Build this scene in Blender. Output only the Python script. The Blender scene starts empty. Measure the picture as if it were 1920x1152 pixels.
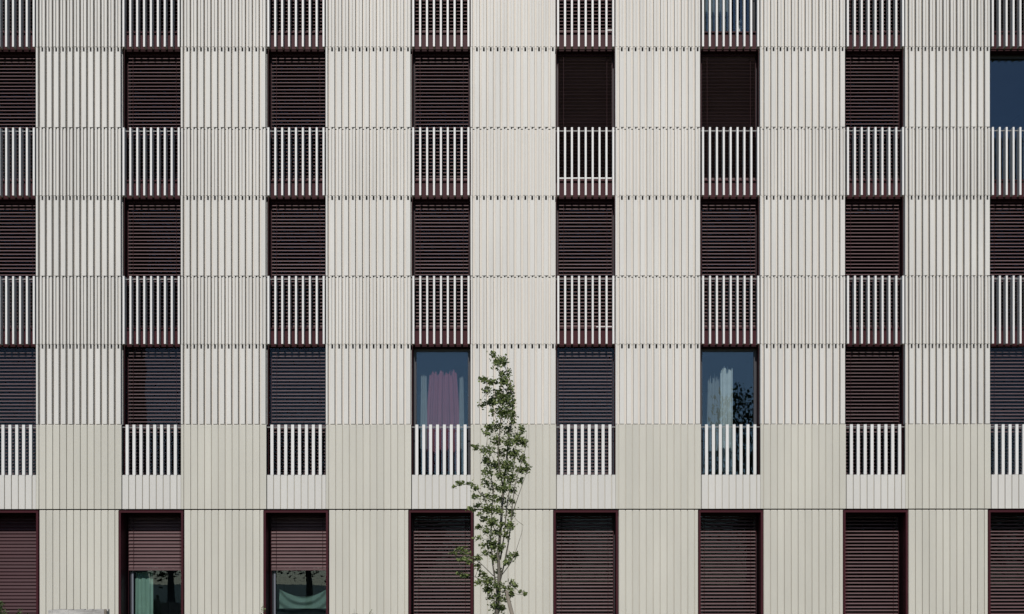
import bpy, bmesh, math, random
from math import radians, sin, cos, pi
from mathutils import Vector, Matrix

random.seed(7)
scene = bpy.context.scene
COL = scene.collection

# ------------------------------------------------------------------ camera, sky, sun, exposure
S = 0.0105            # metres per photograph pixel on the facade plane
CX, HY = 975.0, 1090.0   # principal column and horizon row of the photograph
DIST, EYE = 25.0, 1.6

cam_data = bpy.data.cameras.new('camera')
cam = bpy.data.objects.new('camera', cam_data)
COL.objects.link(cam)
cam.location = (0.0, -DIST, EYE)
cam.rotation_euler = (pi / 2, radians(0.03), 0)
cam_data.sensor_width = 36.0
cam_data.lens = 36.0 * (DIST / S) / 1920.0
cam_data.shift_x = -(CX - 960.0) / 1920.0
cam_data.shift_y = (HY - 576.0) / 1920.0
cam_data.clip_start = 0.1
cam_data.clip_end = 2000.0
scene.camera = cam

SUN_ELEV, SUN_AZ = radians(39.0), radians(2.5)
world = bpy.data.worlds.new('World')
scene.world = world
world.use_nodes = True
wn, wl = world.node_tree.nodes, world.node_tree.links
bg = wn['Background']
sky = wn.new('ShaderNodeTexSky')
sky.sky_type = 'NISHITA'
sky.sun_disc = False
sky.sun_elevation = SUN_ELEV
sky.sun_rotation = pi + SUN_AZ
sky.air_density = 1.0
sky.dust_density = 0.3
sky.ozone_density = 2.0
wl.new(sky.outputs['Color'], bg.inputs['Color'])
bg.inputs['Strength'].default_value = 0.10

sun_data = bpy.data.lights.new('sun', 'SUN')
sun_data.energy = 4.0
sun_data.angle = radians(0.5)
sun_data.color = (1.0, 0.955, 0.89)
sun = bpy.data.objects.new('sun', sun_data)
COL.objects.link(sun)
to_sun = Vector((-sin(SUN_AZ) * cos(SUN_ELEV), -cos(SUN_AZ) * cos(SUN_ELEV), sin(SUN_ELEV)))
sun.rotation_euler = to_sun.to_track_quat('Z', 'Y').to_euler()
sun.location = (0, -30, 40)

scene.view_settings.view_transform = 'Standard'
scene.view_settings.look = 'None'
scene.view_settings.exposure = 0.0
scene.view_settings.gamma = 1.0
scene.cycles.max_bounces = 8
scene.cycles.transparent_max_bounces = 12
scene.cycles.caustics_reflective = False

# ------------------------------------------------------------------ materials
def nodes_of(name):
    m = bpy.data.materials.new(name)
    m.use_nodes = True
    nt = m.node_tree
    return m, nt.nodes, nt.links, nt.nodes['Principled BSDF']

def painted(name, col, rough=0.6, vary=0.03, noise=(1.2, 1.2, 0.25), amount=0.10, bump=0.0, spec=0.4, metallic=0.0):
    """colour x per-piece variation x soft vertical weathering"""
    m, n, l, p = nodes_of(name)
    geo = n.new('ShaderNodeNewGeometry')
    mp = n.new('ShaderNodeMapping')
    mp.inputs['Scale'].default_value = noise
    l.new(geo.outputs['Position'], mp.inputs['Vector'])
    tx = n.new('ShaderNodeTexNoise')
    tx.inputs['Scale'].default_value = 1.0
    tx.inputs['Detail'].default_value = 7.0
    tx.inputs['Roughness'].default_value = 0.62
    l.new(mp.outputs['Vector'], tx.inputs['Vector'])
    mr = n.new('ShaderNodeMapRange')
    mr.inputs['From Min'].default_value = 0.3
    mr.inputs['From Max'].default_value = 0.7
    mr.inputs['To Min'].default_value = 1.0 - amount
    mr.inputs['To Max'].default_value = 1.0 + amount * 0.4
    l.new(tx.outputs['Fac'], mr.inputs['Value'])
    oi = n.new('ShaderNodeObjectInfo')
    mr2 = n.new('ShaderNodeMapRange')
    mr2.inputs['To Min'].default_value = 1.0 - vary
    mr2.inputs['To Max'].default_value = 1.0 + vary
    l.new(oi.outputs['Random'], mr2.inputs['Value'])
    mul = n.new('ShaderNodeMath'); mul.operation = 'MULTIPLY'
    l.new(mr.outputs['Result'], mul.inputs[0]); l.new(mr2.outputs['Result'], mul.inputs[1])
    vm = n.new('ShaderNodeVectorMath'); vm.operation = 'SCALE'
    vm.inputs[0].default_value = col
    l.new(mul.outputs['Value'], vm.inputs['Scale'])
    l.new(vm.outputs['Vector'], p.inputs['Base Color'])
    p.inputs['Roughness'].default_value = rough
    p.inputs['Specular IOR Level'].default_value = spec
    p.inputs['Metallic'].default_value = metallic
    if bump:
        b = n.new('ShaderNodeBump')
        t2 = n.new('ShaderNodeTexNoise'); t2.inputs['Scale'].default_value = 60.0
        l.new(geo.outputs['Position'], t2.inputs['Vector'])
        l.new(t2.outputs['Fac'], b.inputs['Height'])
        b.inputs['Strength'].default_value = bump
        b.inputs['Distance'].default_value = 0.01
        l.new(b.outputs['Normal'], p.inputs['Normal'])
    return m

M = {}
M['rib'] = painted('pale_glazed_rib', (0.525, 0.505, 0.480), 0.55, 0.035, (1.5, 1.5, 0.35), 0.09, 0.05)
M['plank'] = painted('cream_plank', (0.470, 0.448, 0.397), 0.55, 0.045, (1.2, 1.2, 0.3), 0.09, 0.05)
M['parapet'] = painted('pale_parapet_plank', (0.505, 0.485, 0.460), 0.55, 0.025, (1.2, 1.2, 0.4), 0.07, 0.05)
M['groove'] = painted('lightened_groove_sheet', (0.60, 0.565, 0.525), 0.6, 0.0)  # bounce light put into the colour: lighter and warmer than the ribs
M['fin'] = painted('white_fin', (0.60, 0.585, 0.575), 0.45, 0.03, (2, 2, 0.5), 0.06)
M['maroon'] = painted('maroon_metal', (0.040, 0.0062, 0.0105), 0.5, 0.05, (2, 2, 2), 0.15, spec=0.15)
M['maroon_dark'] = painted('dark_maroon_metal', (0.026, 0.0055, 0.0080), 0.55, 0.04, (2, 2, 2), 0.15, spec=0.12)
M['slat'] = painted('maroon_slat', (0.096, 0.054, 0.057), 0.5, 0.06, (2, 2, 6), 0.12, spec=0.25)
M['slat_wine'] = painted('wine_red_slat', (0.040, 0.0115, 0.0155), 0.5, 0.06, (2, 2, 6), 0.15, spec=0.25)
M['frame'] = painted('dark_window_frame', (0.035, 0.035, 0.042), 0.4, 0.0)
M['sash'] = painted('blue_grey_sash', (0.13, 0.14, 0.17), 0.4, 0.0)
M['metal'] = painted('steel_rail', (0.26, 0.255, 0.25), 0.5, 0.0, metallic=0.3)
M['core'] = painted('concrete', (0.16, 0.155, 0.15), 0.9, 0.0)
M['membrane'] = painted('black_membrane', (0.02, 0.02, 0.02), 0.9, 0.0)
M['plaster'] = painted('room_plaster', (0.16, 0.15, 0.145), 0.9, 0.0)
M['white'] = painted('white_plastic', (0.82, 0.82, 0.82), 0.4, 0.0)
M['bark'] = painted('grey_bark', (0.13, 0.115, 0.095), 0.9, 0.05, (9, 9, 3), 0.35, 0.4)
M['stake'] = painted('stake_wood', (0.19, 0.165, 0.135), 0.9, 0.05, (14, 14, 2), 0.35, 0.3)
M['oldwood'] = painted('weathered_timber', (0.40, 0.385, 0.37), 0.9, 0.08, (2.5, 9, 14), 0.55, 0.5)
M['opposite'] = painted('grey_render', (0.10, 0.10, 0.105), 0.9, 0.0)

def glass_material(name, f0, tint):
    m = bpy.data.materials.new(name)
    m.use_nodes = True
    n, l = m.node_tree.nodes, m.node_tree.links
    n.clear()
    out = n.new('ShaderNodeOutputMaterial')
    tr = n.new('ShaderNodeBsdfTransparent'); tr.inputs['Color'].default_value = (*tint, 1)
    gl = n.new('ShaderNodeBsdfGlossy'); gl.inputs['Roughness'].default_value = 0.0; gl.inputs['Color'].default_value = (0.55, 0.76, 1.0, 1)
    lw = n.new('ShaderNodeLayerWeight'); lw.inputs['Blend'].default_value = 0.5
    pw = n.new('ShaderNodeMath'); pw.operation = 'POWER'; pw.inputs[1].default_value = 5.0
    l.new(lw.outputs['Facing'], pw.inputs[0])
    fr = n.new('ShaderNodeMath'); fr.operation = 'MULTIPLY_ADD'      # Schlick: f0 + (1 - f0) * facing^5
    fr.inputs[1].default_value = 1.0 - f0; fr.inputs[2].default_value = f0
    l.new(pw.outputs['Value'], fr.inputs[0])
    geo = n.new('ShaderNodeNewGeometry')
    tx = n.new('ShaderNodeTexNoise'); tx.inputs['Scale'].default_value = 1.3; tx.inputs['Detail'].default_value = 1.0
    b = n.new('ShaderNodeBump'); b.inputs['Strength'].default_value = 0.05; b.inputs['Distance'].default_value = 0.02
    l.new(geo.outputs['Position'], tx.inputs['Vector'])
    l.new(tx.outputs['Fac'], b.inputs['Height'])
    l.new(b.outputs['Normal'], gl.inputs['Normal'])
    mx = n.new('ShaderNodeMixShader')
    l.new(fr.outputs['Value'], mx.inputs['Fac'])
    l.new(tr.outputs['BSDF'], mx.inputs[1]); l.new(gl.outputs['BSDF'], mx.inputs[2])
    l.new(mx.outputs['Shader'], out.inputs['Surface'])
    return m
M['glass_low_reflect'] = glass_material('low_reflect_glass', 0.009, (0.95, 0.96, 0.96))  # reflection turned down in the material to suppress sky tint over the blinds
M['glass'] = glass_material('window_glass', 0.052, (0.90, 0.92, 0.92))

def leaf_material(name, dark, light, trans=0.35):
    m, n, l, p = nodes_of(name)
    geo = n.new('ShaderNodeNewGeometry')
    cr = n.new('ShaderNodeValToRGB')
    cr.color_ramp.elements[0].color = (*dark, 1)
    cr.color_ramp.elements[1].color = (*light, 1)
    l.new(geo.outputs['Random Per Island'], cr.inputs['Fac'])
    l.new(cr.outputs['Color'], p.inputs['Base Color'])
    p.inputs['Roughness'].default_value = 0.5
    tl = n.new('ShaderNodeBsdfTranslucent')
    l.new(cr.outputs['Color'], tl.inputs['Color'])
    mx = n.new('ShaderNodeMixShader'); mx.inputs['Fac'].default_value = trans
    out = n['Material Output']
    l.new(p.outputs['BSDF'], mx.inputs[1]); l.new(tl.outputs['BSDF'], mx.inputs[2])
    l.new(mx.outputs['Shader'], out.inputs['Surface'])
    return m
M['leaf'] = leaf_material('young_leaf', (0.036, 0.060, 0.013), (0.235, 0.285, 0.095))
M['leaf_shrub'] = leaf_material('shrub_leaf', (0.035, 0.060, 0.016), (0.15, 0.19, 0.075))
M['leaf_far'] = leaf_material('dark_leaf', (0.014, 0.030, 0.008), (0.05, 0.085, 0.02))

def cloth(name, col, trans=0.3, alpha=1.0):
    m, n, l, p = nodes_of(name)
    geo = n.new('ShaderNodeNewGeometry')
    tx = n.new('ShaderNodeTexNoise'); tx.inputs['Scale'].default_value = 9.0
    l.new(geo.outputs['Position'], tx.inputs['Vector'])
    mr = n.new('ShaderNodeMapRange'); mr.inputs['To Min'].default_value = 0.85; mr.inputs['To Max'].default_value = 1.1
    l.new(tx.outputs['Fac'], mr.inputs['Value'])
    vm = n.new('ShaderNodeVectorMath'); vm.operation = 'SCALE'; vm.inputs[0].default_value = col
    l.new(mr.outputs['Result'], vm.inputs['Scale'])
    l.new(vm.outputs['Vector'], p.inputs['Base Color'])
    p.inputs['Roughness'].default_value = 0.9
    p.inputs['Alpha'].default_value = alpha
    tl = n.new('ShaderNodeBsdfTranslucent'); l.new(vm.outputs['Vector'], tl.inputs['Color'])
    mx = n.new('ShaderNodeMixShader'); mx.inputs['Fac'].default_value = trans
    tp = n.new('ShaderNodeBsdfTransparent')
    mx2 = n.new('ShaderNodeMixShader'); mx2.inputs['Fac'].default_value = alpha
    p.inputs['Alpha'].default_value = 1.0
    l.new(p.outputs['BSDF'], mx.inputs[1]); l.new(tl.outputs['BSDF'], mx.inputs[2])
    l.new(tp.outputs['BSDF'], mx2.inputs[1]); l.new(mx.outputs['Shader'], mx2.inputs[2])
    l.new(mx2.outputs['Shader'], n['Material Output'].inputs['Surface'])
    return m
M['cloth_mauve'] = cloth('mauve_cloth', (0.19, 0.055, 0.085), 0.2)
M['cloth_sheer'] = cloth('sheer_cloth', (0.34, 0.40, 0.42), 0.4, 0.6)
M['cloth_white'] = cloth('white_voile', (0.60, 0.70, 0.72), 0.4, 0.85)
M['cloth_green'] = cloth('pale_green_cloth', (0.22, 0.38, 0.31), 0.3)
M['cloth_teal'] = cloth('grey_green_cloth', (0.11, 0.19, 0.16), 0.3)

def ground_material():
    m, n, l, p = nodes_of('lawn_ground')
    geo = n.new('ShaderNodeNewGeometry')
    t = n.new('ShaderNodeTexNoise'); t.inputs['Scale'].default_value = 0.6; t.inputs['Detail'].default_value = 10
    l.new(geo.outputs['Position'], t.inputs['Vector'])
    cr = n.new('ShaderNodeValToRGB')
    cr.color_ramp.elements[0].position = 0.35; cr.color_ramp.elements[0].color = (0.05, 0.075, 0.02, 1)
    cr.color_ramp.elements[1].position = 0.7; cr.color_ramp.elements[1].color = (0.07, 0.085, 0.035, 1)
    l.new(t.outputs['Fac'], cr.inputs['Fac']); l.new(cr.outputs['Color'], p.inputs['Base Color'])
    p.inputs['Roughness'].default_value = 0.95
    return m
M['lawn'] = ground_material()
M['paving'] = painted('grey_paving', (0.09, 0.088, 0.085), 0.9, 0.0, (3, 3, 3), 0.3)

# ------------------------------------------------------------------ helpers
def X(px): return (px - CX) * S
def Z(py): return EYE + (HY - py) * S
def Zb(py, y):   # height of something seen at photo row py that stands y behind the facade plane
    return EYE + (HY - py) * S * (DIST + y) / DIST
def Xb(px, y): return (px - CX) * S * (DIST + y) / DIST

class MB:
    def __init__(self): self.v, self.f = [], []
    def box(self, x0, x1, y0, y1, z0, z1):
        b = len(self.v)
        self.v += [(x0, y0, z0), (x1, y0, z0), (x1, y1, z0), (x0, y1, z0),
                   (x0, y0, z1), (x1, y0, z1), (x1, y1, z1), (x0, y1, z1)]
        self.f += [tuple(b + i for i in q) for q in
                   ((0, 3, 2, 1), (4, 5, 6, 7), (0, 1, 5, 4), (1, 2, 6, 5), (2, 3, 7, 6), (3, 0, 4, 7))]
        return self
    def prism(self, prof, axis, a0, a1):
        """closed profile extruded; axis 'x': prof=(y,z); axis 'z': prof=(x,y)"""
        b, k = len(self.v), len(prof)
        for a in (a0, a1):
            for (p, q) in prof:
                self.v.append((a, p, q) if axis == 'x' else (p, q, a))
        for i in range(k):
            j = (i + 1) % k
            self.f.append((b + i, b + j, b + k + j, b + k + i))
        self.f.append(tuple(b + i for i in reversed(range(k))))
        self.f.append(tuple(b + k + i for i in range(k)))
        return self
    def tube(self, pts, radii, seg=7):
        b = len(self.v)
        n = len(pts)
        for i, p in enumerate(pts):
            p = Vector(p)
            d = Vector(pts[min(i + 1, n - 1)]) - Vector(pts[max(i - 1, 0)])
            d.normalize()
            u = d.orthogonal().normalized() if abs(d.z) < 0.99 else Vector((1, 0, 0))
            u = (Vector((1, 0, 0)) - d * d.x)
            u = u.normalized() if u.length > 0.1 else Vector((0, 1, 0))
            w = d.cross(u)
            for k in range(seg):
                a = 2 * pi * k / seg
                q = p + (u * cos(a) + w * sin(a)) * radii[i]
                self.v.append(tuple(q))
        for i in range(n - 1):
            for k in range(seg):
                k2 = (k + 1) % seg
                self.f.append((b + i * seg + k, b + i * seg + k2, b + (i + 1) * seg + k2, b + (i + 1) * seg + k))
        self.f.append(tuple(b + k for k in reversed(range(seg))))
        self.f.append(tuple(b + (n - 1) * seg + k for k in range(seg)))
        return self
    def mesh(self, name, mat, smooth=False):
        me = bpy.data.meshes.new(name)
        me.from_pydata(self.v, [], self.f)
        me.materials.append(mat)
        bm = bmesh.new(); bm.from_mesh(me)
        bmesh.ops.recalc_face_normals(bm, faces=bm.faces)
        bm.to_mesh(me); bm.free()
        if smooth:
            for p in me.polygons: p.use_smooth = True
        return me

def link(name, me, parent=None, loc=(0, 0, 0)):
    o = bpy.data.objects.new(name, me)
    COL.objects.link(o)
    o.location = loc
    if parent is not None: o.parent = parent
    return o

def tag(o, label, cat, group=None):
    o['label'] = label; o['category'] = cat
    if group: o['group'] = group
    return o

def empty(name, loc=(0, 0, 0), parent=None):
    o = bpy.data.objects.new(name, None)
    o.empty_display_size = 0.2
    COL.objects.link(o); o.location = loc
    if parent is not None: o.parent = parent
    return o

_cache = {}
def cached(key, build):
    if key not in _cache: _cache[key] = build()
    return _cache[key]

# ------------------------------------------------------------------ setting: ground
gm = MB()
gm.v = [(-600, -600, 0), (600, -600, 0), (600, 600, 0), (-600, 600, 0)]; gm.f = [(0, 1, 2, 3)]
g = link('ground', gm.mesh('ground', M['lawn'])); g['kind'] = 'structure'
pv = MB().box(-60, 60, -22.5, -18.5, -0.05, 0.03)
g = link('path', pv.mesh('path', M['paving'])); g['kind'] = 'structure'

# ------------------------------------------------------------------ the apartment building
U = 271.67 / 21.0               # one cladding module in pixels
UM = U * S
BAY = 271.67
def strip_x0(b): return 73.3 + BAY * b            # first main groove of wall strip b (strip b lies right of window b)
def win_l(c): return strip_x0(c - 1) + 12 * U     # left edge of window opening c
def win_r(c): return strip_x0(c) - 5.6            # right edge
STOREY = 278.6
# zone rows (pixel rows at the facade plane): (top, bottom, type)
ZONES = [(-190.2, 88.0 - STOREY + 0, None)]
ZA = [(-39.6, 87.5), (239.0, 366.3), (517.6, 644.8)]
ZB = [(88.3, 238.2), (366.9, 516.8), (645.5, 795.0)]
ZC = (795.9, 954.2)
ZG = (956.4, 1243.0)
ROWS = {0: -190.0 - 1.0, 1: 88.7, 2: 367.3, 3: 645.9}   # head rows of window rows R0..R3
GROOVE_D = 0.108

bld = empty('apartment_building', (0, 0, 0))
tag(bld, 'pale ribbed apartment building with a grid of tall maroon windows', 'building')

# ---- concrete core with openings, floors, partitions
core = MB()
YC0, YC1 = 0.20, 0.40
x_left, x_right = X(win_l(0) - 12.6 * U - 8), X(win_r(7) + 12.6 * U + 8)
z_top = Z(-190)
edges = []
xs = [x_left]
for c in range(8):
    xs += [X(win_l(c)) - 0.03, X(win_r(c)) + 0.03]
xs.append(x_right)
for i in range(0, len(xs), 2):
    core.box(xs[i], xs[i + 1], YC0, YC1, Z(957), z_top)
for r in range(4):
    z1 = Z(ROWS[r]) + 0.005
    z0 = z1 - 0.02
    # slab edge above each row of openings
for c in range(8):
    xa, xb = X(win_l(c)) - 0.03, X(win_r(c)) + 0.03
    for r in (1, 2, 3):
        zt = Z(ROWS[r] - 31.0)      # under the sill of the storey above
        core.box(xa, xb, YC0 + 0.002, YC1, Z(ROWS[r]) - 0.0, zt - 0.02)
    core.box(xa, xb, YC0 + 0.002, YC1, Z(955), Z(893))
# ground-floor piers
gx = [x_left]
for c in range(8):
    mid = 0.5 * (win_l(c) + win_r(c)) + (-0.6)
    gx += [X(mid - 60.5), X(mid + 60.5)]
gx.append(x_right)
for i in range(0, len(gx), 2):
    core.box(gx[i], gx[i + 1], YC0, YC1 + 0.12, 0.0, Z(957) - 0.002)
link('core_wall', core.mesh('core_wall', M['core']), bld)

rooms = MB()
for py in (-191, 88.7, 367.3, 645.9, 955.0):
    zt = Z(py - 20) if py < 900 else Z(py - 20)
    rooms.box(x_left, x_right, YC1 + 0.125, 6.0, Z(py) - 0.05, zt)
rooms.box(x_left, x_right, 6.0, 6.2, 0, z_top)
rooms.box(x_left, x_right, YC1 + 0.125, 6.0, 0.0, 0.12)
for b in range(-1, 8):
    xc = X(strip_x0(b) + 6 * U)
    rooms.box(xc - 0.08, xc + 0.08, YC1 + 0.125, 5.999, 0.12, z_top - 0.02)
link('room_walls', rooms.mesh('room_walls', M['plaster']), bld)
rf = MB().box(x_left - 0.15, x_right + 0.15, -0.06, 6.3, z_top + 0.01, z_top + 0.35)
link('roof', rf.mesh('roof', M['plank']), bld)
sides = MB()
sides.box(x_left - 0.14, x_left - 0.002, 0.0, 6.2, 0, z_top).box(x_right + 0.002, x_right + 0.14, 0.0, 6.2, 0, z_top)
link('gable_wall', sides.mesh('gable_wall', M['plank']), bld)

# ---- cladding pieces (each in module coordinates, x=0 at the main groove centre, z=0 at the bottom)
def wide_rib(h, x0=0.0, x1=1.0, notch=True):
    """broad rib of the window rows, with a drain notch cut in its top"""
    m = MB()
    a, b = max(x0 * UM, 0.0225), min(x1 * UM, UM - 0.0225)
    e = 0.003
    def blk(xa, xb, z0, z1):
        m.prism([(xa, 0.13), (xa, e), (xa + e, 0), (xb - e, 0), (xb, e), (xb, 0.13)], 'z', z0, z1)
    nz = 0.088
    n0, n1 = 0.5 * UM - 0.017, 0.5 * UM + 0.017
    if notch and a < n0 and b > n1:
        blk(a, b, 0, h - nz)
        blk(a, n0, h - nz, h); blk(n1, b, h - nz, h)
    else:
        blk(a, b, 0, h)
    return m

def twin_rib(h, first=True, second=True):
    """two slim strips with a shallow channel between, in the railing rows"""
    m = MB()
    a0, a1 = 0.0205, 0.0555
    b0, b1 = 0.083, UM - 0.0205
    if first: m.box(a0, a1, -0.006, 0.13, 0, h)
    if second: m.box(b0, b1, 0.004, 0.131, 0, h - 0.009)
    if first and second: m.box(a1, b0, 0.036, 0.129, 0.0, h - 0.012)
    return m

def plank(h, x0=0.0, x1=1.0, chamfer=0.014):
    m = MB()
    a = max(x0 * UM, 0.0) + (0.008 if x0 == 0 else 0)
    b = x1 * UM - (0.008 if x1 == 1 else 0)
    e = 0.004
    m.prism([(a, 0.06), (a, e), (a + e, 0), (b - e, 0), (b, e), (b, 0.06)], 'z', 0, h - chamfer)
    k = len(m.v)
    m.v += [(a, 0.002, h - chamfer), (b, 0.002, h - chamfer), (b, 0.06, h - chamfer), (a, 0.06, h - chamfer),
            (a, 0.002 + chamfer, h), (b, 0.002 + chamfer, h), (b, 0.06, h), (a, 0.06, h)]
    m.f += [tuple(k + i for i in q) for q in ((0, 3, 2, 1), (4, 5, 6, 7), (0, 1, 5, 4), (1, 2, 6, 5), (2, 3, 7, 6), (3, 0, 4, 7))]
    return m

HALF = (12.94 - 5.6) / 12.94
def jitter(): return random.uniform(-0.0022, 0.0022)

def backing(zone, h, w0, w1):
    """the sheet at the bottom of the grooves"""
    m = MB()
    if zone == 'B':
        m.box(w0, w1, GROOVE_D, 0.140, 0, h - 0.095)
        k = 0
        x = 0.0
        while x < w1 + 0.01:
            m.box(max(x - 0.022, w0), min(x + 0.022, w1), GROOVE_D, 0.140, h - 0.0945, h)
            x += UM
    elif zone == 'A':
        m.box(w0, w1, GROOVE_D, 0.140, 0, h - 0.012)
    else:
        m.box(w0, w1, 0.028, 0.075, 0.0, h - 0.012)
    return m

def add_panel(b, zone, py0, py1):
    z0, z1 = Z(py1), Z(py0)
    h = z1 - z0
    x0 = X(strip_x0(b))
    lo = -(5.6 * S) if zone in 'ABC' else 0.0
    hi = 12 * UM if zone in 'ABC' else 11.5 * UM
    me = cached(('back', zone, round(h, 4)), lambda: backing(zone, h, lo + 0.004, hi - 0.012).mesh('cladding_panel', M['groove'] if zone in 'AB' else M['plank']))
    pan = link('cladding_panel', me, bld, (x0, 0, z0))
    units = range(-1, 12)
    for k in units:
        if zone == 'B':
            if k == -1:
                me = cached(('Bh', round(h, 4)), lambda: wide_rib(h, HALF, 1.0, False).mesh('rib', M['rib']))
            else:
                me = cached(('B', round(h, 4)), lambda: wide_rib(h).mesh('rib', M['rib']))
            nm = 'rib'
        elif zone == 'A':
            if k == -1:
                me = cached(('Ah', round(h, 4)), lambda: twin_rib(h, first=False).mesh('rib', M['rib']))
            else:
                me = cached(('A', round(h, 4)), lambda: twin_rib(h).mesh('rib', M['rib']))
            nm = 'rib'
        else:
            nm = 'plank'
            if k == -1:
                if zone == 'G': continue
                me = cached(('Ch', round(h, 4)), lambda: plank(h, HALF, 1.0).mesh('plank', M['plank']))
            elif k == 11 and zone == 'G':
                me = cached(('Ge', round(h, 4)), lambda: plank(h, 0.0, 0.5).mesh('plank', M['plank']))
            else:
                me = cached((zone, round(h, 4)), lambda: plank(h).mesh('plank', M['plank']))
        link(nm, me, pan, (k * UM, jitter(), 0))
    return pan

for b in range(0, 7):
    for (a, z) in ZA: add_panel(b, 'A', a, z)
    for (a, z) in ZB: add_panel(b, 'B', a, z)
    add_panel(b, 'C', *ZC)
    add_panel(b, 'G', *ZG)

# cladding outside the picture (end strips and the top row), one joined part
far = MB()
def far_add(m, dx, dz):
    k = len(far.v)
    far.v += [(x + dx, y, z + dz) for (x, y, z) in m.v]
    far.f += [tuple(k + i for i in f) for f in m.f]
for b in range(-1, 8):
    zones = [('B', -190.0, -40.4)]
    if b in (-1, 7):
        zones += [('A', *z) for z in ZA] + [('B', *z) for z in ZB] + [('C', *ZC), ('G', *ZG)]
    for (zn, p0, p1) in zones:
        h = Z(p0) - Z(p1)
        for k in range(0 if b != 7 else -1, 12):
            if zn == 'B': m = wide_rib(h) if k >= 0 else wide_rib(h, HALF, 1.0, False)
            elif zn == 'A': m = twin_rib(h, first=(k >= 0))
            else:
                if k < 0 and zn == 'G': continue
                m = plank(h) if k >= 0 else plank(h, HALF, 1.0)
                if zn == 'G' and k == 11: m = plank(h, 0, 0.5)
            far_add(m, X(strip_x0(b)) + k * UM, Z(p1))
        lo = -(5.6 * S) if zn != 'G' else 0.0
        far_add(backing(zn, h, lo + 0.004, (12 if zn != 'G' else 11.5) * UM - 0.012), X(strip_x0(b)), Z(p1))
o = link('outer_cladding', far.mesh('outer_cladding', M['rib']), bld); o['kind'] = 'stuff'

# ---- windows, balustrades
fin_top_mesh = {}
BLIND_Y = 0.285
GLASS_Y = 0.375
OW = (win_r(0) - win_l(0)) * S       # opening width

def upper_window(c, r, open_glass):
    """tall opening of an upper storey; origin at the left head corner of the opening"""
    xl, zh = X(win_l(c)), Z(ROWS[r])
    hz = Z(ROWS[r]) - Z(ROWS[r] + 247.2)          # clear height
    if r == 3: hz = Z(ROWS[3]) - Z(893.0)
    key = 'first' if r == 3 else 'upper'
    def frame():
        m = MB(); t = 0.055; y0, y1 = GLASS_Y - 0.02, GLASS_Y + 0.04
        m.box(0.012, 0.012 + t, y0, y1, -hz, 0).box(OW - 0.012 - t, OW - 0.012, y0, y1, -hz, 0)
        m.box(0.012 + t, OW - 0.012 - t, y0, y1, -t - 0.03, 0).box(0.012 + t, OW - 0.012 - t, y0, y1, -hz, -hz + t)
        return m
    w = link('window', cached(('wf', key), lambda: frame().mesh('window', M['frame'])), bld, (xl, 0, zh))
    link('pane', cached(('wp', key, open_glass), lambda: MB().box(0.068, OW - 0.068, GLASS_Y + 0.004, GLASS_Y + 0.012, -hz + 0.056, -0.086).mesh('pane', M['glass' if open_glass else 'glass_low_reflect'])), w)  # weaker reflection behind lowered blinds keeps the slat gaps dark
    def reveal():
        m = MB()
        m.box(0.001, 0.012, 0.145, GLASS_Y + 0.05, -hz, -0.001).box(OW - 0.012, OW - 0.001, 0.145, GLASS_Y + 0.05, -hz, -0.001)
        m.box(0.012, OW - 0.012, 0.1425, GLASS_Y - 0.022, -0.02, -0.002)
        return m
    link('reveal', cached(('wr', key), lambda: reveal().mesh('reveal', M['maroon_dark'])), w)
    if r != 3:
        link('sill', cached('ws', lambda: MB().box(0.013, OW - 0.013, 0.128, GLASS_Y - 0.021, -hz - 0.001, -hz + 0.022).mesh('sill', M['maroon'])), w)
        def apron():
            # maroon sheet under the sill, stepping down to the head of the window below
            m = MB()
            m.box(0.002, OW - 0.002, 0.142, 0.198, -hz - 0.325, -hz - 0.045)
            m.box(0.002, OW - 0.002, 0.165, 0.197, -hz - 0.0449, -hz - 0.0012)
            return m
        link('apron_panel', cached('wa', lambda: apron().mesh('apron_panel', M['maroon'])), w)
    else:
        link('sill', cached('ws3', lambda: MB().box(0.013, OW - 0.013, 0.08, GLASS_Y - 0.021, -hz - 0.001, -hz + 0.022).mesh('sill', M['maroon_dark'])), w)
    return w

def upper_balustrade(c, py0, py1):
    xl = X(win_l(c)); z0, z1 = Z(py1), Z(py0)
    h = z1 - z0
    def rail():
        m = MB()
        m.box(0.0, OW, 0.060, 0.074, h - 0.056, h - 0.042)
        return m
    b = link('balustrade', cached('rail', lambda: rail().mesh('balustrade', M['metal'])), bld, (xl, 0, z0))
    fm = cached('fin', lambda: MB().box(0.018, 0.0545, -0.006, 0.1405, 0, h).mesh('fin', M['fin']))
    for k in range(9):
        link('fin', fm, b, (k * UM + random.uniform(-.001, .001), jitter(), 0))
    return b

def parapet_balustrade(c):
    xl = X(win_l(c)); z0, z1, zm = Z(954.2), Z(796.3), Z(890.6)
    h, hp = z1 - z0, zm - z0
    rail = cached('rail3', lambda: MB().box(0.0, OW, 0.045, 0.060, h - 0.052, h - 0.036).mesh('balustrade', M['metal']))
    b = link('balustrade', rail, bld, (xl, 0, z0))
    link('backing_sheet', cached('bs3', lambda: MB().box(0.004, OW - 0.002, 0.030, 0.078, 0, hp - 0.006).mesh('backing_sheet', M['plank'])), b)
    fm = cached('fin3', lambda: MB().box(UM - 0.062, UM - 0.005, 0.002, 0.062, hp + 0.0005, h).mesh('fin', M['fin']))
    pm = cached('pp', lambda: plank(hp, chamfer=0.004).mesh('plank', M['parapet']))
    pe = cached('ppe', lambda: plank(hp, 0.0, 0.55, chamfer=0.004).mesh('plank', M['parapet']))
    for k in range(9):
        link('plank', pm if k < 8 else pe, b, (k * UM, jitter(), 0))
        if k < 8: link('fin', fm, b, (k * UM, jitter(), 0))
    return b

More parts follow.
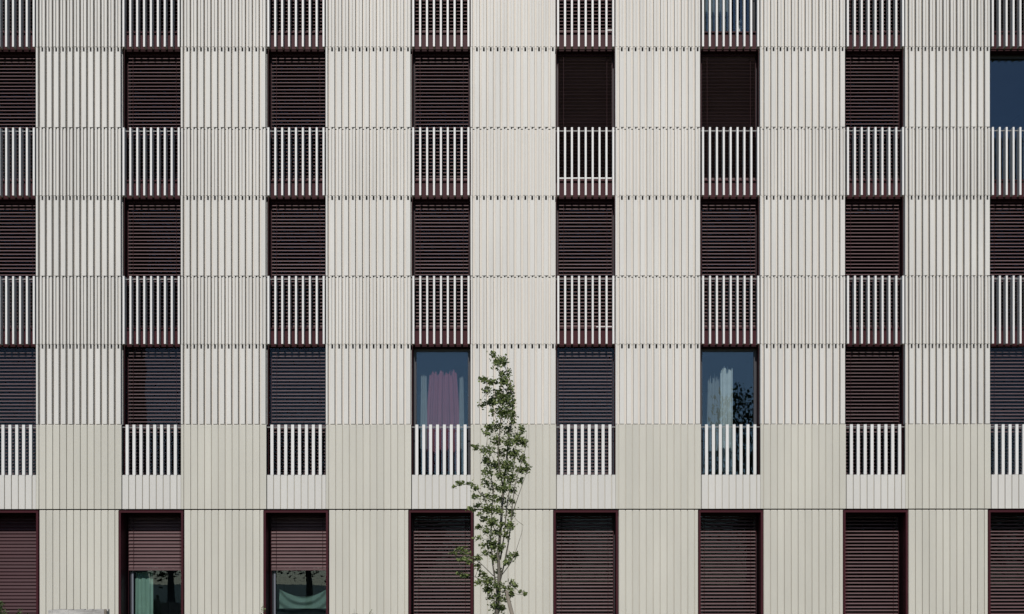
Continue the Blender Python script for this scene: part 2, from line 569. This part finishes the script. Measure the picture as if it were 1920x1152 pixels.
G_Y = 0.46
def ground_window(c):
    mid = 0.5 * (win_l(c) + win_r(c)) - 0.6
    wpx = 121.0
    xl, zh = X(mid - wpx / 2), Z(957.2)
    W = wpx * S; H = zh - 0.02
    def frame():
        m = MB(); t = 0.042
        m.box(0, t, -0.012, 0.16, -H, 0).box(W - t, W, -0.012, 0.16, -H, 0).box(t, W - t, -0.012, 0.16, -t, 0)
        return m
    w = link('window', cached('gf', lambda: frame().mesh('window', M['maroon'])), bld, (xl, 0, zh))
    def lining():
        m = MB(); t = 0.030
        m.box(0.001, t, 0.1605, G_Y + 0.1, -H, -0.001).box(W - t, W - 0.001, 0.1605, G_Y + 0.1, -H, -0.001)
        m.box(t, W - t, 0.1605, G_Y + 0.1, -t, -0.001)
        return m
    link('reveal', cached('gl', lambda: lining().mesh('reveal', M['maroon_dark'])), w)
    def sash():
        m = MB(); t = 0.06; a = 0.031; y0, y1 = G_Y + 0.05, G_Y + 0.098
        m.box(a, a + t, y0, y1, -H, -0.032).box(W - a - t, W - a, y0, y1, -H, -0.032)
        m.box(a + t, W - a - t, y0, y1, -0.032 - t, -0.032).box(a + t, W - a - t, y0, y1, -H, -H + t)
        return m
    link('frame', cached('gs', lambda: sash().mesh('frame', M['frame'])), w)
    link('pane', cached(('gp', c in (1, 2)), lambda: MB().box(0.092, W - 0.092, G_Y + 0.066, G_Y + 0.074, -H + 0.061, -0.093).mesh('pane', M['glass' if c in (1, 2) else 'glass_low_reflect'])), w)  # full reflection only under half raised blinds, damped elsewhere to darken slat gaps
    link('sash_edge', cached('ge', lambda: MB().box(0.105, 0.140, G_Y + 0.022, G_Y + 0.0495, -H, -1.25 + 0.13).mesh('sash_edge', M['sash'])), w)
    return w, xl, zh, W, H

# ------------------------------------------------------------------ venetian blinds (things that hang in the openings)
PITCH = 0.0688
def slat_profile(tilt):
    """closed profile (y,z) of a curved slat; outer edge (towards street) low"""
    th = 0.0016
    y, z = 0.0, 0.0
    p = [(0.0, 0.0)]
    lip = min(tilt + 55, 82)
    for ln, a in ((0.010, lip), (0.008, lip - 10), (0.024, tilt + 4), (0.024, tilt), (0.022, tilt - 6)):
        y += ln * cos(radians(a)); z += ln * sin(radians(a)); p.append((y, z))
    cy, cz = p[-1][0] / 2, p[-1][1] / 2
    p = [(a - cy, b - cz) for a, b in p]
    low = [(a + th * 0.3, b - th) for a, b in reversed(p)]
    return p + low

COLNAME = {0: 'three columns left of', 1: 'two columns left of', 2: 'next column left of', 3: 'same column as',
           4: 'next column right of', 5: 'two columns right of', 6: 'three columns right of', 7: 'four columns right of'}
FLOOR = {0: 'fourth floor', 1: 'third floor', 2: 'second floor', 3: 'first floor', 4: 'ground floor'}

def venetian(c, r, xl, zh, W, H, y, tilt, drop, singles, top_gap, look):
    root = empty('venetian_blind', (xl, y, zh - H))
    lab = '%s, %s, %s the pink curtain window' % (look, FLOOR[r], COLNAME[c])
    if r == 4 and c in (0, 1, 2): lab = look
    tag(root, lab, 'blind', 'venetian blinds in the facade windows')
    Wl = W - 2 * 0.030
    link('head_rail', cached(('hr', round(W, 3)), lambda: MB().box(0.02, W - 0.02, -0.03, 0.03, -0.055, 0.0).mesh('head_rail', M['maroon_dark'])), root, (0, 0, H - top_gap))
    gr = cached(('gr', round(H, 3)), lambda: MB().box(-0.009, 0.009, -0.014, 0.014, 0, H - 0.03).mesh('guide_rail', M['maroon_dark']))
    link('guide_rail', gr, root, (0.030, 0, 0)); link('guide_rail', gr, root, (W - 0.030, 0, 0))
    n = int((drop - 0.09 - top_gap) / PITCH)
    zt = H - top_gap - 0.09
    x0, x1 = 0.042, W - 0.042
    if singles:
        sm = cached(('s', tilt, round(W, 3)), lambda: MB().prism(slat_profile(tilt), 'x', x0, x1).mesh('slat', M['slat_wine' if tilt == 60 else 'slat']))
        for i in range(n):
            o = link('slat', sm, root, (random.uniform(-.002, .002), 0, zt - i * PITCH + random.uniform(-.0015, .0015)))
            o.rotation_euler = (radians(random.uniform(-2.0, 2.0)), radians(random.uniform(-.06, .06)), 0)
    else:
        v = random.randint(0, 2)
        def mk():
            m = MB()
            for i in range(n):
                k = len(m.v)
                m.prism(slat_profile(tilt + random.uniform(-2.5, 2.5)), 'x', x0, x1)
                dz = zt - i * PITCH + random.uniform(-.0015, .0015)
                sl = random.uniform(-.0012, .0012)
                m.v[k:] = [(a, b2, d + dz + sl * (a - W / 2)) for (a, b2, d) in m.v[k:]]
            return m.mesh('slats', M['slat'])
        o = link('slats', cached(('sl', tilt, round(W, 3), n, round(top_gap, 3), v), mk), root); o['kind'] = 'stuff'
    zb = zt - n * PITCH - 0.0
    link('bottom_rail', cached(('br', round(W, 3)), lambda: MB().box(x0, x1, -0.03, 0.03, -0.022, 0.022).mesh('bottom_rail', M['slat'])), root, (0, 0, zb))
    cd = cached(('cd', round(zt - zb, 3)), lambda: MB().box(-0.003, 0.003, -0.044, -0.041, zb, zt + 0.03).mesh('ladder_cord', M['maroon_dark']))
    link('ladder_cord', cd, root, (0.14, 0, 0)); link('ladder_cord', cd, root, (W - 0.14, 0, 0))
    return root

NO_BLIND = {(5, 0), (7, 1), (3, 3), (5, 3)}
for c in range(8):
    for r in range(4):
        w = upper_window(c, r, (c, r) in NO_BLIND)
        xl, zh = X(win_l(c)), Z(ROWS[r])
        H = Z(ROWS[r]) - Z(ROWS[r] + 247.2) if r != 3 else Z(ROWS[3]) - Z(893.0)
        if (c, r) not in NO_BLIND:
            tilt = 14
            look = 'lowered dark maroon slatted blind'
            if (c, r) in ((4, 1), (5, 1)):
                tilt = -42; look = 'near black slatted blind'
            venetian(c, r, xl + 0.012, zh - 0.02, OW - 0.024, H - 0.045, BLIND_Y, tilt, H - 0.05, False, 0.0, look)
        if r == 3 and c not in (3, 5):
            # outer sheet of glass in front of the first-floor blinds
            link('outer_pane', cached('op', lambda: MB().box(0.016, OW - 0.016, 0.205, 0.213, -H + 0.03, -0.024).mesh('outer_pane', M['glass_low_reflect'])), w)
    for (a, z) in ZA: upper_balustrade(c, a, z)
    parapet_balustrade(c)
    gwin, xl, zh, W, H = ground_window(c)
    half = c in (1, 2)
    tilt = {0: 60, 1: 44, 2: 44}.get(c, 13)
    look = {0: 'tightly closed wine red slatted blind on the ground floor', 1: 'half raised maroon slatted blind over a green curtain',
            2: 'half raised maroon slatted blind over a draped sheet'}.get(c, 'lowered open maroon slatted blind')
    venetian(c, 4, xl + 0.031, zh - 0.032, W - 0.062, H - 0.04, G_Y - 0.03, tilt, (Z(957.2) - Z(1066)) if half else H - 0.06, True, 0.0, look)

# ------------------------------------------------------------------ curtains and small things at the windows
def curtain(name, x0, x1, ztop, zbot, y, mat, folds, amp, top_in=0.0, ragged=0.0, sag=0.0, seed=1):
    rnd = random.Random(seed)
    nx, nz = 60, 26
    ph = [rnd.uniform(0, 6.28) for _ in range(4)]
    vs, fs = [], []
    rag = [rnd.uniform(-1, 1) for _ in range(nx + 1)]
    rag = [(rag[max(i - 1, 0)] + rag[i] + rag[min(i + 1, nx)]) / 3 for i in range(nx + 1)]
    for j in range(nz + 1):
        t = j / nz
        for i in range(nx + 1):
            s = i / nx
            zt = ztop + ragged * rag[i]
            z = zt + (zbot - zt) * t
            pull = top_in * (1 - t) ** 1.5
            x = x0 + pull + (x1 - x0 - 2 * pull) * s
            yy = y + amp * (0.5 + 0.5 * t) * (sin(folds * 6.28 * s + ph[0] + 0.6 * sin(3 * t + ph[1])) + 0.4 * sin(folds * 15 * s + ph[2] + t))
            if sag:
                z = z - sag * (1 - (2 * s - 1) ** 2) * (1 - t)
                yy += 0.02 * sin(10 * t + 6 * (2 * s - 1) ** 2)
            vs.append((x - x0, yy - y, z - zbot))
    for j in range(nz):
        for i in range(nx):
            a = j * (nx + 1) + i
            fs.append((a, a + 1, a + nx + 2, a + nx + 1))
    me = bpy.data.meshes.new(name); me.from_pydata(vs, [], fs); me.materials.append(mat)
    for p in me.polygons: p.use_smooth = True
    o = link(name, me, None, (x0, y, zbot))
    return o

CY = 0.62
def cur(name, px0, px1, py0, py1, mat, folds, amp, label, y=CY, **k):
    o = curtain(name, Xb(px0, y), Xb(px1, y), Zb(py0, y), Zb(py1, y), y, M[mat], folds, amp, **k)
    return tag(o, label, 'curtain')
cur('curtain', 796, 866, 700, 885, 'cloth_mauve', 4, 0.040, 'pink mauve curtain hanging behind the blue first floor glass', top_in=0.10, ragged=0.10, seed=3)
cur('sheer_curtain', 788, 802, 705, 885, 'cloth_sheer', 2, 0.012, 'narrow sheer white strip beside the open dark sash edge of the pink curtain', y=0.58, top_in=0.02, ragged=0.05, seed=5)
cur('sheer_curtain', 860, 871, 708, 885, 'cloth_sheer', 2, 0.012, 'narrow sheer white strip on the tree side of the pink curtain', y=0.58, top_in=0.02, ragged=0.05, seed=8)
cur('curtain', 1325, 1352, 712, 885, 'cloth_sheer', 3, 0.02, 'thin pale voile curtain beside the brighter white one on first floor', top_in=0.03, ragged=0.14, seed=11)
cur('curtain', 1351, 1374, 692, 885, 'cloth_white', 2, 0.025, 'bright white voile curtain bunched behind first floor glass', y=0.58, ragged=0.08, seed=13)
cur('curtain', 254, 287, 1072, 1242 - 12, 'cloth_green', 3, 0.022, 'pale green curtain gathered under a half raised ground floor blind', y=0.60, ragged=0.0, seed=17)
cur('draped_sheet', 524, 614, 1104, 1141, 'cloth_teal', 1, 0.02, 'grey green sheet sagging in swags under a half raised blind', y=0.58, sag=0.16, seed=19)
cur('curtain', 1322, 1372, -40, 62, 'cloth_sheer', 4, 0.02, 'bluish sheer curtain on the fourth floor behind fins', y=0.60, seed=23)

def rod(px0, px1, py, y, label, r=0.011):
    x0, x1, z = Xb(px0, y), Xb(px1, y), Zb(py, y)
    o = link('white_tube', MB().tube([(x0, 0, 0), (0.5 * (x0 + x1), 0, 0.002), (x1, 0, 0)], [r, r, r]).mesh('white_tube', M['white']), None, (0, y, z))
    return tag(o, label, 'tube')
rod(1049, 1149, 335.0, 0.155, 'long white tube lying across the third floor sill behind fins', 0.016)
rod(1118, 1148, 613.5, 0.155, 'short white tube at one end of a second floor sill', 0.010)
rod(1138, 1150, 57.5, 0.155, 'tiny white tube at one end of a fourth floor sill', 0.013)

# pale plant on the fourth-floor sill
def pot_plant():
    root = empty('potted_plant', (Xb(1386, 0.5), 0.50, Zb(62.5, 0.5)))
    tag(root, 'small pale flowering plant standing behind blue fourth floor glass', 'plant')
    m = MB()
    pr = [(0.0, 0.035), (0.05, 0.045), (0.09, 0.05)]
    m.tube([(0, 0, a) for a, _ in pr], [b for _, b in pr], 10)
    link('pot', m.mesh('pot', M['white']), root)
    f = MB(); rnd = random.Random(4)
    for i in range(40):
        a, d, zz = rnd.uniform(0, 6.28), rnd.uniform(0, 0.09), rnd.uniform(0.09, 0.24)
        leaf_quad(f, Vector((d * cos(a), d * sin(a), zz)), 0.05, 0.03, rnd)
    link('blossom', f.mesh('blossom', M['cloth_white']), root)

def leaf_quad(m, p, ln, wd, rnd, down=0.3):
    a = rnd.uniform(0, 2 * pi)
    d = Vector((cos(a), sin(a), rnd.uniform(-1.0, 0.6) - down)).normalized()
    s = d.cross(Vector((rnd.uniform(-1, 1), rnd.uniform(-1, 1), rnd.uniform(-1, 1)))).normalized()
    nrm = d.cross(s)
    b = len(m.v)
    bend = nrm * (ln * 0.12)
    for q in (p - d * ln * .5, p - d * ln * .1 + s * wd * .5 + bend, p + d * ln * .5, p - d * ln * .1 - s * wd * .5 + bend):
        m.v.append(tuple(q))
    m.f.append((b, b + 1, b + 2)); m.f.append((b, b + 2, b + 3))
pot_plant()

# ------------------------------------------------------------------ the young tree in front
TY = -8.0
TL = DIST + TY                 # distance from the camera
TS = S * TL / DIST             # metres per photo pixel at the tree
def tp(px, py, dy=0.0): return Vector(((px - CX) * TS, TY + dy, EYE + (HY - py) * TS))
T0 = Vector((tp(930, 1152).x + 0.01, TY, 0.0))
rnd = random.Random(21)
tree = empty('young_tree', T0)
tag(tree, 'slender young tree with sparse green leaves growing before the facade', 'tree')
trunk = MB()
main = [(929, 1316), (930, 1200), (931, 1152), (935, 1110), (936, 1075), (934, 1040), (938, 1000), (941, 960), (944, 915), (949, 870), (953, 830), (959, 795), (962, 755), (957, 715), (948, 690), (934, 672), (925, 660)]
mp = [tp(x, y, 0.02 * sin(i)) - T0 for i, (x, y) in enumerate(main)]
mp[0].z = 0.0
mr = [0.040, 0.034, 0.030, 0.026, 0.023, 0.020, 0.018, 0.016, 0.014, 0.012, 0.011, 0.009, 0.009, 0.007, 0.005, 0.004, 0.003]
trunk.tube([tuple(p) for p in mp], mr, 8)
link('trunk', trunk.mesh('trunk', M['bark'], True), tree)
limbs = [
    [(935, 1100), (945, 1060), (953, 1020), (958, 985), (961, 945), (966, 910), (974, 880), (985, 845), (988, 815)],
    [(933, 1120), (924, 1060), (920, 1010), (922, 960), (925, 920), (919, 880), (917, 845), (921, 810)],
    [(938, 1050), (946, 1000), (950, 950), (957, 910), (964, 870), (968, 830), (972, 800)],
    [(944, 915), (936, 880), (934, 840), (938, 800), (942, 765), (945, 730), (936, 700)],
    [(925, 1080), (905, 1060), (885, 1045), (862, 1033), (848, 1030)],
    [(921, 960), (905, 930), (890, 912), (868, 906), (848, 912)],
    [(937, 1080), (912, 1092), (890, 1082), (872, 1080)],
    [(936, 1085), (955, 1060), (967, 1035), (978, 1000), (981, 985)],
    [(930, 840), (912, 838), (896, 838), (890, 846)],
    [(955, 770), (930, 745), (908, 745), (899, 760)],
    [(958, 745), (938, 722), (915, 717), (903, 716)],
    [(946, 1100), (960, 1098), (972, 1108), (986, 1114)],
    [(962, 960), (972, 930), (986, 890), (994, 872)],
]
lm = MB()
limb_pts = []
for i, L in enumerate(limbs):
    dy = rnd.uniform(-0.25, 0.25)
    pts = [tp(x, y, dy * (j / (len(L) - 1)) ** 0.7) - T0 for j, (x, y) in enumerate(L)]
    r0 = 0.011 if i < 4 else 0.006
    lm.tube([tuple(p) for p in pts], [r0 * (1 - 0.8 * j / (len(L) - 1)) for j in range(len(L))], 6)
    limb_pts += pts[1:]
limb_pts += mp[3:]
clumps = [(925,670,7,9),(937,676,8,8),(947,682,5,8),(932,690,8,9),(953,700,5,12),(942,704,8,8),(945,718,10,9),(957,730,7,14),
 (908,716,9,5),(922,720,9,6),(914,735,10,7),(935,737,11,10),(903,756,7,6),(921,752,12,7),(944,752,14,12),(960,758,8,14),
 (925,775,9,8),(945,776,14,12),(962,786,8,16),(918,803,10,8),(935,800,12,10),(953,806,12,12),(978,805,8,9),(972,822,10,10),
 (915,815,8,6),(932,826,13,9),(955,832,13,10),(984,830,6,9),(892,841,8,6),(906,845,8,8),(918,848,9,10),(940,848,12,10),(962,852,12,10),
 (980,860,8,8),(911,862,9,8),(930,870,11,10),(952,876,12,11),(975,880,8,9),(988,877,7,7),(915,886,10,9),(938,893,11,10),(958,898,9,10),(976,900,6,8),
 (862,907,9,4),(878,905,8,4),(850,911,4,3),(893,917,7,5),(910,904,9,8),(925,912,11,10),(944,918,11,10),(963,918,8,9),(892,932,7,5),(908,930,10,8),(925,934,14,9),(943,937,10,10),(960,940,7,10),
 (884,953,9,6),(896,948,7,5),(915,955,11,9),(934,958,10,9),(958,963,8,14),(908,972,8,6),(924,980,10,9),(942,985,9,9),(956,988,7,9),(900,966,6,4),
 (897,988,7,4),(915,996,8,7),(930,1002,10,10),(950,1004,6,7),(898,1010,8,5),(909,1022,9,6),(924,1022,10,9),(940,1028,8,8),
 (862,1030,10,6),(850,1036,8,4),(874,1038,10,8),(880,1052,8,7),(868,1050,8,4),(895,1047,7,6),(912,1038,8,6),(927,1046,8,9),(956,1044,9,8),(966,1040,5,5),
 (870,1079,11,4),(858,1075,4,2),(897,1064,7,7),(904,1078,9,7),(915,1090,10,8),(897,1092,6,6),(933,1072,8,8),(950,1055,7,5),
 (916,1106,9,8),(934,1098,12,9),(950,1104,9,9),(961,1093,7,7),(966,1099,5,5),(958,1113,6,7),(975,1110,4,3),(984,1113,3,3),
 (922,1120,9,7),(936,1120,10,9),(949,1124,7,6),(927,1135,9,7),(941,1142,7,6),(932,1150,6,5)]
crown = MB()
for (x, y, rx, ry) in clumps:
    cdy = rnd.uniform(-0.22, 0.22)
    c0 = tp(x, y, cdy) - T0
    # a twig from the nearest limb below
    best = min(limb_pts, key=lambda q: (q - c0).length + (0.3 if q.z > c0.z else 0))
    mid = (best + c0) / 2 + Vector((0, 0, -0.015))
    lm.tube([tuple(best), tuple(mid), tuple(c0 + Vector((0, 0, 0.02)))], [0.0035, 0.0028, 0.0018], 5)
    n = int(10 + rx * ry * rnd.choice((0.5, 0.85, 1.25)))
    for _ in range(n):
        u = Vector((rnd.gauss(0, .5), rnd.gauss(0, .5), rnd.gauss(0, .5)))
        p = c0 + Vector((u.x * rx * TS, u.y * 0.10, u.z * ry * TS))
        leaf_quad(crown, p, rnd.uniform(0.032, 0.060), rnd.uniform(0.020, 0.038), rnd)
link('branches', lm.mesh('branches', M['bark'], True), tree)
link('crown', crown.mesh('crown', M['leaf']), tree)

# leaning stake beside it
sk0 = tp(1000, 1225, -0.15); sk0.z = 0.0
sk1 = tp(949, 1108, -0.05)
st = MB().tube([(0, 0, 0), tuple((sk1 - sk0) * 0.5 + Vector((0.004, 0, 0))), tuple(sk1 - sk0)], [0.032, 0.029, 0.026], 9)
o = link('tree_stake', st.mesh('tree_stake', M['stake'], True), None, sk0)
tag(o, 'leaning grey wooden stake propped against the young tree trunk', 'stake')

# ------------------------------------------------------------------ shrubs and the weathered planter along the bottom edge
def shrub(name, px, py_top, y, width, label, n, mat='leaf_shrub', seed=1, twig=0.35, leaf=(0.03, 0.055), sparse=False):
    L = DIST + y; ts = S * L / DIST
    bx = (px - CX) * ts; zt = EYE + (HY - py_top) * ts
    rn = random.Random(seed)
    root = empty(name, (bx, y, 0)); tag(root, label, 'shrub', None)
    stems = MB(); fol = MB()
    ns = 9 if not sparse else 4
    tips = []
    for i in range(ns):
        a = rn.uniform(0, 6.28); d = width * (0.2 + 0.8 * rn.random()) * 0.5
        tip = Vector((d * cos(a), d * sin(a) * 0.8, zt * (1 - 0.22 * (2 * d / width) ** 2) * rn.uniform(0.88, 1.0)))
        if i == 0: tip = Vector((0, 0, zt))
        mid = Vector((tip.x * 0.4, tip.y * 0.4, tip.z * 0.5))
        stems.tube([(tip.x * .1, tip.y * .1, 0), tuple(mid), tuple(tip)], [0.012, 0.008, 0.002], 5)
        tips.append((mid, tip))
    for k in range(n):
        mid, tip = rn.choice(tips)
        t = rn.random() ** 0.6
        p = mid.lerp(tip, t) if rn.random() < 0.8 else mid * rn.uniform(0.3, 1.0)
        sp = 0.02 if sparse else 0.09 * (1.15 - t)
        p = p + Vector((rn.gauss(0, sp), rn.gauss(0, sp), rn.gauss(0, sp * 0.7)))
        if p.z > zt: p.z = zt - 0.01
        if p.z < 0.06: p.z = 0.06
        leaf_quad(fol, p, rn.uniform(*leaf), rn.uniform(leaf[0] * .5, leaf[1] * .55), rn, down=-0.2)
    link('stems', stems.mesh('stems', M['bark']), root)
    link('foliage', fol.mesh('foliage', M[mat]), root)
    return root
shrub('shrub', 2, 1127, -4.0, 1.0, 'rounded green shrub before the tightly closed wine red blind', 3000, seed=2)
shrub('shrub', 38, 1140, -3.6, 0.45, 'loose grey green shrub between rounded shrub and weathered timber planter', 420, seed=5, sparse=True)
shrub('shrub', 494, 1131, -2.0, 0.30, 'thin sprig tip beside the draped sheet window frame', 60, seed=6, sparse=True)
shrub('shrub', 664, 1142, -2.0, 0.22, 'single twig tip on the draped sheet side of a low cream wall strip', 40, seed=9, sparse=True)
shrub('shrub', 696, 1143, -2.0, 0.40, 'spreading sprig tips low before the cream planks between sheet and tree', 90, seed=12, sparse=True)

def planter():
    y = -3.0; L = DIST + y; ts = S * L / DIST
    x0, x1 = (93 - CX) * ts, (197 - CX) * ts
    zt = EYE + (HY - 1142.5) * ts
    root = empty('timber_planter', (x0, y, 0))
    tag(root, 'weathered grey timber planter standing against cream planks', 'planter')
    w = x1 - x0; rn = random.Random(3); bh = 0.185
    nb = int(zt / bh)
    for side in range(2):
        for i in range(nb):
            h = zt / nb
            m = MB()
            n = 14; y0 = -0.06 if side == 0 else 0.17
            for t in range(n):
                a, b = w * t / n, w * (t + 1) / n
                j = rn.uniform(-.006, .006) if i == nb - 1 else 0
                m.box(a, b + 0.0004, y0 + rn.uniform(-.004, .004), y0 + 0.07, i * h + 0.002, (i + 1) * h - 0.004 + j)
            link('board', m.mesh('board', M['oldwood']), root)
    for xa in (0.0, w - 0.06):
        link('end_board', MB().box(xa, xa + 0.06, 0.012, 0.168, 0, zt - 0.03).mesh('end_board', M['oldwood']), root)
    link('soil', MB().box(0.061, w - 0.061, 0.012, 0.166, 0.02, zt - 0.12).mesh('soil', M['lawn']), root)
    link('post', MB().tube([(w + 0.012, -0.02, 0), (w + 0.012, -0.02, zt - 0.02), (w + 0.006, -0.02, zt + 0.004)], [0.03, 0.03, 0.018], 10).mesh('post', M['stake']), root)
planter()

# ------------------------------------------------------------------ across the street, seen in the window reflections
def big_tree(x, y, h, sc, label, seed):
    root = empty('street_tree', (x, y, 0))
    tag(root, label, 'tree', 'trees across the street')
    def mk():
        m = MB(); rn = random.Random(seed)
        for k in range(70):
            a, b = rn.uniform(0, 6.28), rn.uniform(-1, 1)
            rr = rn.uniform(0.45, 1.0)
            c0 = Vector((2.3 * rr * cos(a) * math.sqrt(1 - b * b), 2.3 * rr * sin(a) * math.sqrt(1 - b * b), 5.2 + 2.9 * rr * b))
            for _ in range(45):
                p = c0 + Vector((rn.gauss(0, .32), rn.gauss(0, .32), rn.gauss(0, .28)))
                leaf_quad(m, p, rn.uniform(.16, .28), rn.uniform(.10, .18), rn)
        return m.mesh('crown', M['leaf_far'])
    def mt():
        m = MB(); rn = random.Random(seed)
        m.tube([(0, 0, 0), (.03, 0, 1.5), (-.02, .03, 3.2), (0, 0, 6.8)], [.2, .16, .12, .03], 9)
        for k in range(7):
            a = k * 0.9
            m.tube([(0, 0, 2.6 + k * .35), (.9 * cos(a), .9 * sin(a), 3.9 + k * .4), (1.7 * cos(a), 1.7 * sin(a), 5.0 + k * .35)], [.07, .05, .015], 6)
        return m.mesh('trunk', M['bark'])
    root.scale = (sc, sc, h / 8.1)
    link('trunk', cached(('bt', seed), mt), root); link('crown', cached(('bc', seed), mk), root)
for i, (x, y, h, sc) in enumerate([(-33, -44, 6.5, 1.2), (-26, -46, 7.2, 1.4), (-19, -43, 6.2, 1.3), (-12, -46, 6.8, 1.3), (-6.5, -44, 5.6, 1.1),
                                   (1, -45, 6.0, 1.1), (17.5, -44, 7.0, 1.3), (12.4, -43, 12.6, 0.95), (25, -46, 6.6, 1.3), (31, -44, 7.0, 1.4)]):
    big_tree(x, y, h, sc, 'dark leafy tree across the street facing the apartment building' if h < 12 else 'tallest dark leafy tree across the street', 31 + i % 2)

def tower(x0, x1, y, h, label):
    root = empty('tower_block', (0.5 * (x0 + x1), y, 0)); tag(root, label, 'building')
    w = (x1 - x0) / 2
    link('wall', MB().box(-w, w, -5, 0, 0, h).mesh('wall', M['opposite']), root)
    link('roof', MB().box(-w - .2, w + .2, -5.2, .2, h + .001, h + .4).mesh('roof', M['frame']), root)
    wm = MB().box(-.6, .6, 0.002, .06, 0, 1.5).mesh('window', M['frame'])
    for fl in range(int(h / 3)):
        for q in (-w * .5, w * .5):
            link('window', wm, root, (q, 0, 1 + fl * 3.0))
tower(-31.5, -26.6, -60, 26, 'grey tower block across the street on the wine red blind side')
tower(21.2, 26.8, -60, 26, 'grey tower block across the street on the white voile side')
